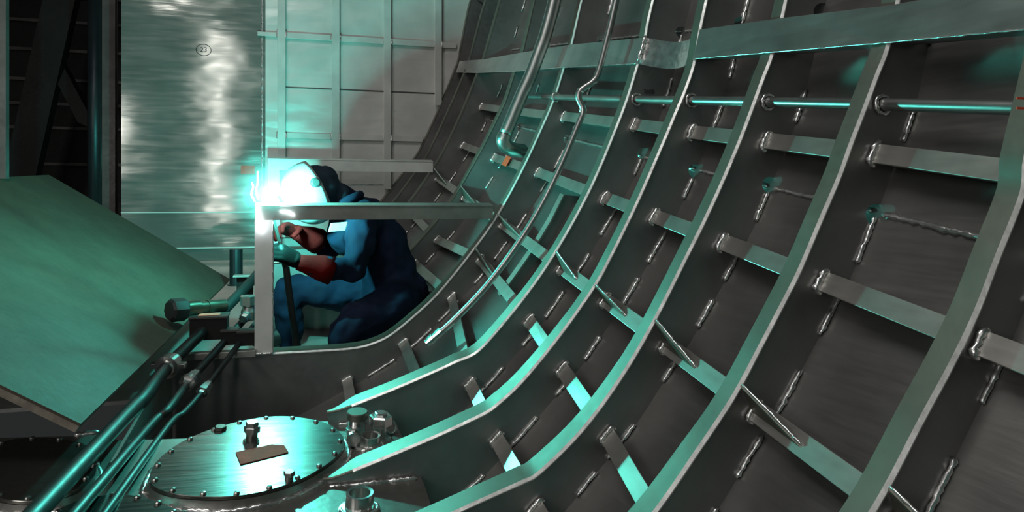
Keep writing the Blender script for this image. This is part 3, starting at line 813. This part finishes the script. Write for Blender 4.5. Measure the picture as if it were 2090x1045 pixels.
# ------------------------------------------------------------------ the welder
def limb(m, pts, n=14):
    # pts: (point, radius) chain of tapering capsules
    for (p, r) in pts: m.ball(p, r, n=n)
    for (p, r), (q, s) in zip(pts, pts[1:]):
        m.tube([p, lerp(p, q, .5), q], [r, (r+s)/2, s], n)
per = root('person', at(700, 712, 4.8), 'crouching welder in navy blue coveralls and welding helmet, holding a torch', 'person')
m = MB()
pel = at(800, 612, 4.82)
limb(m, [(pel, .185), (at(795, 560, 4.82), .180), (at(775, 500, 4.82), .185), (at(748, 455, 4.82), .165), (at(715, 420, 4.77), .105), (at(690, 400, 4.72), .085)])
m.ball(at(822, 600, 4.80), .165)
m.ball(at(745, 445, 4.65), .105); m.ball(at(715, 440, 5.02), .10)
m.ball(at(715, 480, 4.85), .14)
# near (left) leg: kneeling
limb(m, [(at(812, 615, 4.66), .150), (at(762, 640, 4.58), .130), (at(712, 668, 4.50), .105), (at(702, 690, 4.50), .095)])
limb(m, [(at(702, 690, 4.52), .09), (at(770, 702, 4.58), .095), (at(840, 690, 4.66), .065)])
# far (right) leg: foot planted
limb(m, [(at(800, 600, 5.0), .145), (at(700, 598, 4.98), .118), (at(610, 592, 4.95), .095), (at(590, 594, 4.95), .092)])
limb(m, [(at(590, 596, 4.95), .092), (at(588, 640, 4.95), .092), (at(592, 700, 4.96), .075), (at(592, 716, 4.96), .078)])
# near arm
limb(m, [(at(740, 440, 4.64), .100), (at(735, 500, 4.56), .088), (at(718, 550, 4.50), .080), (at(675, 552, 4.46), .070), (at(640, 545, 4.44), .062)])
# far arm
limb(m, [(at(705, 440, 5.04), .095), (at(690, 490, 5.06), .08), (at(672, 505, 5.04), .074), (at(640, 490, 4.95), .066), (at(625, 483, 4.92), .062)])
body = m.build('coverall', M['coverall'], per, remesh=.014, sm=5)
tx = bpy.data.textures.new('folds', 'CLOUDS'); tx.noise_scale = .085; tx.noise_depth = 1
dm = body.modifiers.new('folds', 'DISPLACE'); dm.texture = tx; dm.strength = .035; dm.mid_level = .5; dm.texture_coords = 'GLOBAL'
# worn patch and badge
m = MB(); m.ball(at(728, 640, 4.50), (.10, .02, .075)); m.build('knee_patch', M['patch'], per, smooth=True)
cb = at(690, 463, 4.62)
m = MB(); m.box(cb, (.048, .006, .004), (-.004, .004, 0), (.008, 0, .026)).build('badge', M['badge'], per, label='pale chest badge')
# collar
m = MB(); m.tube([at(700, 412, 4.73)+Vector((.0+math.cos(a)*.105, math.sin(a)*.11, math.cos(a)*.045)) for a in [k*math.pi/10 for k in range(21)]], .028, 8)
m.build('collar', M['coverall'], per, smooth=True)
# head: hood + helmet shell
hc = at(634, 386, 4.66)
face = Vector((-.86, -.12, -.50)).normalized()
side = Vector((0, 0, 1)).cross(face).normalized(); upv = face.cross(side).normalized()
if upv.z < 0: upv = -upv
m = MB()
mt = Matrix((face, side, upv)).transposed()
m.ball(hc+Vector((.03, 0, .0)), (.15, .130, .15), mt)
m.ball(at(664, 372, 4.70), (.085, .10, .105))
m.ball(at(684, 392, 4.70), (.07, .085, .065))
limb(m, [(at(650, 390, 4.70), .095), (at(688, 402, 4.70), .09)])
m.build('hood', M['hood'], per, remesh=.014, sm=3)
# helmet shell: front half dome, open at the back
L = []
nu, nv = 22, 14
for j in range(nv+1):
    v = -1.15 + (1.45+1.15)*j/nv              # polar along face axis
    row = []
    ph = math.pi*.60*j/nv
    for i in range(nu):
        a = 2*math.pi*i/nu
        cs, sn = math.cos(a), math.sin(a)
        rad = math.sin(max(ph, .02))
        dx = math.cos(ph)*.172
        yy = cs*rad*.145; zz = sn*rad*.168
        if sn < 0: zz *= 1.25; dx += .02*(-sn)*rad
        row.append(hc + face*dx + side*yy + upv*zz)
    L.append(row)
sh = MB().loops(L, True, False).build('welding_helmet', M['helmet'], per, smooth=True)
sd = sh.modifiers.new('s', 'SOLIDIFY'); sd.thickness = .008*K; sd.offset = 1
vis = MB().box(hc + face*.172 + upv*.02, face*.012, side*.075, upv*.045).build('visor', M['visor'], sh, bevel=.008)
MB().lathe(hc+side*(-.155)+upv*.03-face*.02, -side, [(-.01, 0), (-.01, .03), (.02, .028), (.025, .02), (.025, 0)], 14).build('pivot_knob', M['rubber'], sh)
MB().lathe(hc+side*(.155)+upv*.03-face*.02, side, [(-.01, 0), (-.01, .03), (.02, .028), (.025, .02), (.025, 0)], 14).build('pivot_knob', M['rubber'], sh)
# gloves
def glove(wrist, knuck_dir, palm_n, sgn, mat, matc, elbow, curl, nm):
    d = Vector(knuck_dir).normalized(); n = Vector(palm_n); n = (n - d*n.dot(d)).normalized(); s = d.cross(n)*sgn
    m = MB()
    c0 = Vector(wrist)
    mt = Matrix((d, s, n)).transposed()
    m.ball(c0 + d*.055, (.072, .056, .028), mt)
    m.ball(c0 + d*.085, (.05, .058, .026), mt)
    m.tube([c0-d*.03, c0, c0+d*.04], [.042, .040, .042], 12)
    for i, (off, ln) in enumerate(((.045, .92), (.016, 1.03), (-.014, 1.0), (-.042, .8))):
        p = c0 + d*.115 + s*off
        ang = 0; pts = [(c0+d*.07+s*off*.9, .017), (p, .0175)]
        for k, (sl, da) in enumerate(((.050*ln, curl*.8), (.036*ln, curl*1.05), (.030*ln, curl*.75))):
            ang += da + .06*i
            p = p + (d*math.cos(ang) + n*math.sin(ang))*sl
            pts.append((p, .0165-.0012*k))
        limb(m, pts, 10)
    # thumb from the side of the palm
    t0 = c0 + d*.025 + s*.042 + n*.006
    t1 = t0 + (d*.55 + s*.55 + n*.5).normalized()*.055
    t2 = t1 + (d*.75 + s*.05 + n*.75).normalized()*.045
    t3 = t2 + (d*.65 - s*.35 + n*.7).normalized()*.035
    limb(m, [(t0, .022), (t1, .0195), (t2, .0175), (t3, .015)], 10)
    g = m.build('glove', mat, per, remesh=.0055, sm=2, label=nm)
    e = (Vector(elbow)-c0).normalized()
    k = MB().tube([c0+e*-.01, c0+e*.03, c0+e*.12, c0+e*.19], [.046, .052, .075, .085], 20)
    k.build('glove_cuff', matc, g, smooth=True)
    return g
grip = at(574, 512, 4.42)
wn = at(612, 536, 4.43)
glove(wn, at(582, 520, 4.40)-wn, Vector((-.3, .75, -.55)), -1, M['blackleather'], M['redleather'], at(690, 556, 4.47), .62, 'black near glove gripping the torch')
wf = at(604, 474, 4.80)
glove(wf, at(570, 462, 4.70)-wf, Vector((-.25, -.8, -.5)), 1, M['redleather'], M['redleather'], at(680, 505, 5.0), .5, 'dark red far glove steadying the work')
# boots
def boot(a, b, nm):
    m = MB(); a = Vector(a); b = Vector(b); d = (b-a)
    limb(m, [(a, .062), (lerp(a, b, .5)-Vector((0, 0, .015)), .058), (b-Vector((0, 0, .02)), .05)])
    m.tube([a+Vector((0, 0, .12)), a], [.07, .066], 14)
    m.build('boot', M['rubber'], per, remesh=.012, sm=2)
fz = SHEER*4.95 - 1.76 + H0 + .075
a = at(592, 716, 4.96); a.z = fz
boot(a, a+Vector((-.20, -.02, 0)), '')
a = at(846, 694, 4.68); a.z = max(a.z, SHEER*4.68-1.60+H0+.02)
boot(a, a+Vector((.10, .02, -.05)), '')

# torch with hose
t0 = at(584, 545, 4.40); t1 = at(572, 500, 4.41); t2 = at(560, 455, 4.40); t3 = at(550, 408, 4.36)
r = root('welding_torch', t0, 'welding torch with a black hose hanging from the near hand of the welder', 'torch')
MB().tube([t0, t1], [.020, .016], 14).build('handle', M['rubber'], r, smooth=True)
MB().tube(catmull([t1, t2, lerp(t2, t3, .7)], 6), .010, 12).build('neck', M['fitting'], r, smooth=True)
MB().tube([lerp(t2, t3, .6), lerp(t2, t3, .95)], [.017, .012], 14).build('nozzle', M['valve'], r, smooth=True)
hp = [t0, at(588, 580, 4.40), at(596, 640, 4.42), at(603, 690, 4.46)]
e = hp[-1].copy(); e.z = SHEER*4.5-1.74+H0
MB().tube(catmull(hp+[e, e+Vector((-.08, .15, .02)), e+Vector((-.02, .35, .05))], 8), .019, 12).build('hose', M['rubber'], r, smooth=True)
for px, py in ((556, 497), (557, 516), (556, 532)):
    pass

# arc, sparks
ARC = at(553, 397, 4.285)
o = MB().ball(ARC, .022).build('welding_arc', M['arc'], smooth=True); tag(o, 'dazzling white welding arc at the top of the upright post', 'arc')
def spark(pts, w, lab):
    P = [at(*p) for p in pts]
    o = MB().tube(catmull(P, 4), [w]*((len(P)-1)*4)+[w*.5], 6).build('spark_trail', M['spark'])
    tag(o, lab, 'spark', 'sparks around the arc')
spark([(525, 424, 4.18), (523, 436, 4.18), (529, 452, 4.18), (534, 475, 4.18)], .005, 'long white spark trail falling down the front of the upright post')
spark([(526, 350, 4.3), (526, 372, 4.3), (523, 390, 4.3), (527, 408, 4.3)], .004, 'upright white spark trail rising above the top of the post')
spark([(514, 372, 4.3), (517, 382, 4.3), (513, 396, 4.3), (521, 412, 4.3)], .004, 'crooked white spark trail left of the welding arc')
spark([(572, 432, 4.2), (590, 434, 4.2), (600, 441, 4.2)], .003, 'short white spark trail in front of the crossbar under the helmet')

# welding smoke around the arc; the volume also stands in for lens bloom
hz = bpy.data.materials.new('smoke'); hz.use_nodes = True
nt = hz.node_tree; nt.nodes.clear()
tcn = nt.nodes.new('ShaderNodeTexCoord'); gr = nt.nodes.new('ShaderNodeTexGradient'); gr.gradient_type = 'QUADRATIC_SPHERE'
mpn = nt.nodes.new('ShaderNodeMapping'); mpn.vector_type = 'TEXTURE'; mpn.inputs['Scale'].default_value = (.30*K, .26*K, .30*K)
nt.links.new(tcn.outputs['Object'], mpn.inputs['Vector']); nt.links.new(mpn.outputs['Vector'], gr.inputs['Vector'])
ns = nt.nodes.new('ShaderNodeTexNoise'); ns.inputs['Scale'].default_value = 9; nt.links.new(tcn.outputs['Object'], ns.inputs['Vector'])
m1 = nt.nodes.new('ShaderNodeMath'); m1.operation = 'MULTIPLY'; nt.links.new(gr.outputs['Fac'], m1.inputs[0]); nt.links.new(ns.outputs['Fac'], m1.inputs[1])
m2 = nt.nodes.new('ShaderNodeMath'); m2.operation = 'MULTIPLY'; m2.inputs[1].default_value = .8; nt.links.new(m1.outputs[0], m2.inputs[0])
vsn = nt.nodes.new('ShaderNodeVolumeScatter'); vsn.inputs['Color'].default_value = (.95, .97, 1, 1); nt.links.new(m2.outputs[0], vsn.inputs['Density'])
on = nt.nodes.new('ShaderNodeOutputMaterial'); nt.links.new(vsn.outputs[0], on.inputs['Volume'])
sr = root('smoke_bloom_haze', ARC, 'glowing haze of welding smoke and added bloom around the dazzling arc', 'smoke', kind='stuff')
MB().ball(ARC, (.30, .26, .30), n=24).build('puff', hz, sr, smooth=True)

# ------------------------------------------------------------------ lights
def area(name, loc, target, sx, sy, power, col=(1, .98, .95)):
    l = bpy.data.lights.new(name, 'AREA'); l.shape = 'RECTANGLE'; l.size = sx*K; l.size_y = sy*K; l.energy = power; l.color = col
    o = bpy.data.objects.new(name, l); COL.objects.link(o)
    o.location = Vector(loc)*K
    o.rotation_euler = (Vector(target)-Vector(loc)).to_track_quat('-Z', 'Y').to_euler()
    return o
def point(name, loc, power, col, rad):
    l = bpy.data.lights.new(name, 'POINT'); l.energy = power; l.color = col; l.shadow_soft_size = rad*K
    o = bpy.data.objects.new(name, l); COL.objects.link(o); o.location = Vector(loc)*K
    return o
point('arc_light', ARC, 215, (.09, 1.0, .84), .03)
area('strip_lamp', (-1.45, -1.5, H0+1.5), (.2, 7, H0+.6), .10, 4.0, 9)
area('ceiling_lamp', (-1.1, 1.6, H0+4.3), (1.6, 2.2, H0-.4), 1.2, 2.5, 48)
area('work_lamp', (-3.9, -.6, H0+1.2), (1.6, 3.0, H0-.4), 1.2, 1.2, 30)
w = bpy.data.worlds.new('World'); sc.world = w; w.use_nodes = True
w.node_tree.nodes['Background'].inputs['Color'].default_value = (.02, .022, .022, 1)
w.node_tree.nodes['Background'].inputs['Strength'].default_value = 1.0

# ------------------------------------------------------------------ camera
cd = bpy.data.cameras.new('Camera'); co = bpy.data.objects.new('Camera', cd); COL.objects.link(co)
cd.sensor_width = 36; cd.lens = F/2090*36; cd.shift_y = -(522.5-415)/2090
cd.clip_start = .02
co.location = Vector((0, 0, H0))*K
co.rotation_euler = (math.pi/2, 0, -YAW)
sc.camera = co
vs = sc.view_settings
vs.view_transform = 'Standard'; vs.look = 'None'; vs.gamma = 1; vs.exposure = 0; vs.use_curve_mapping = False
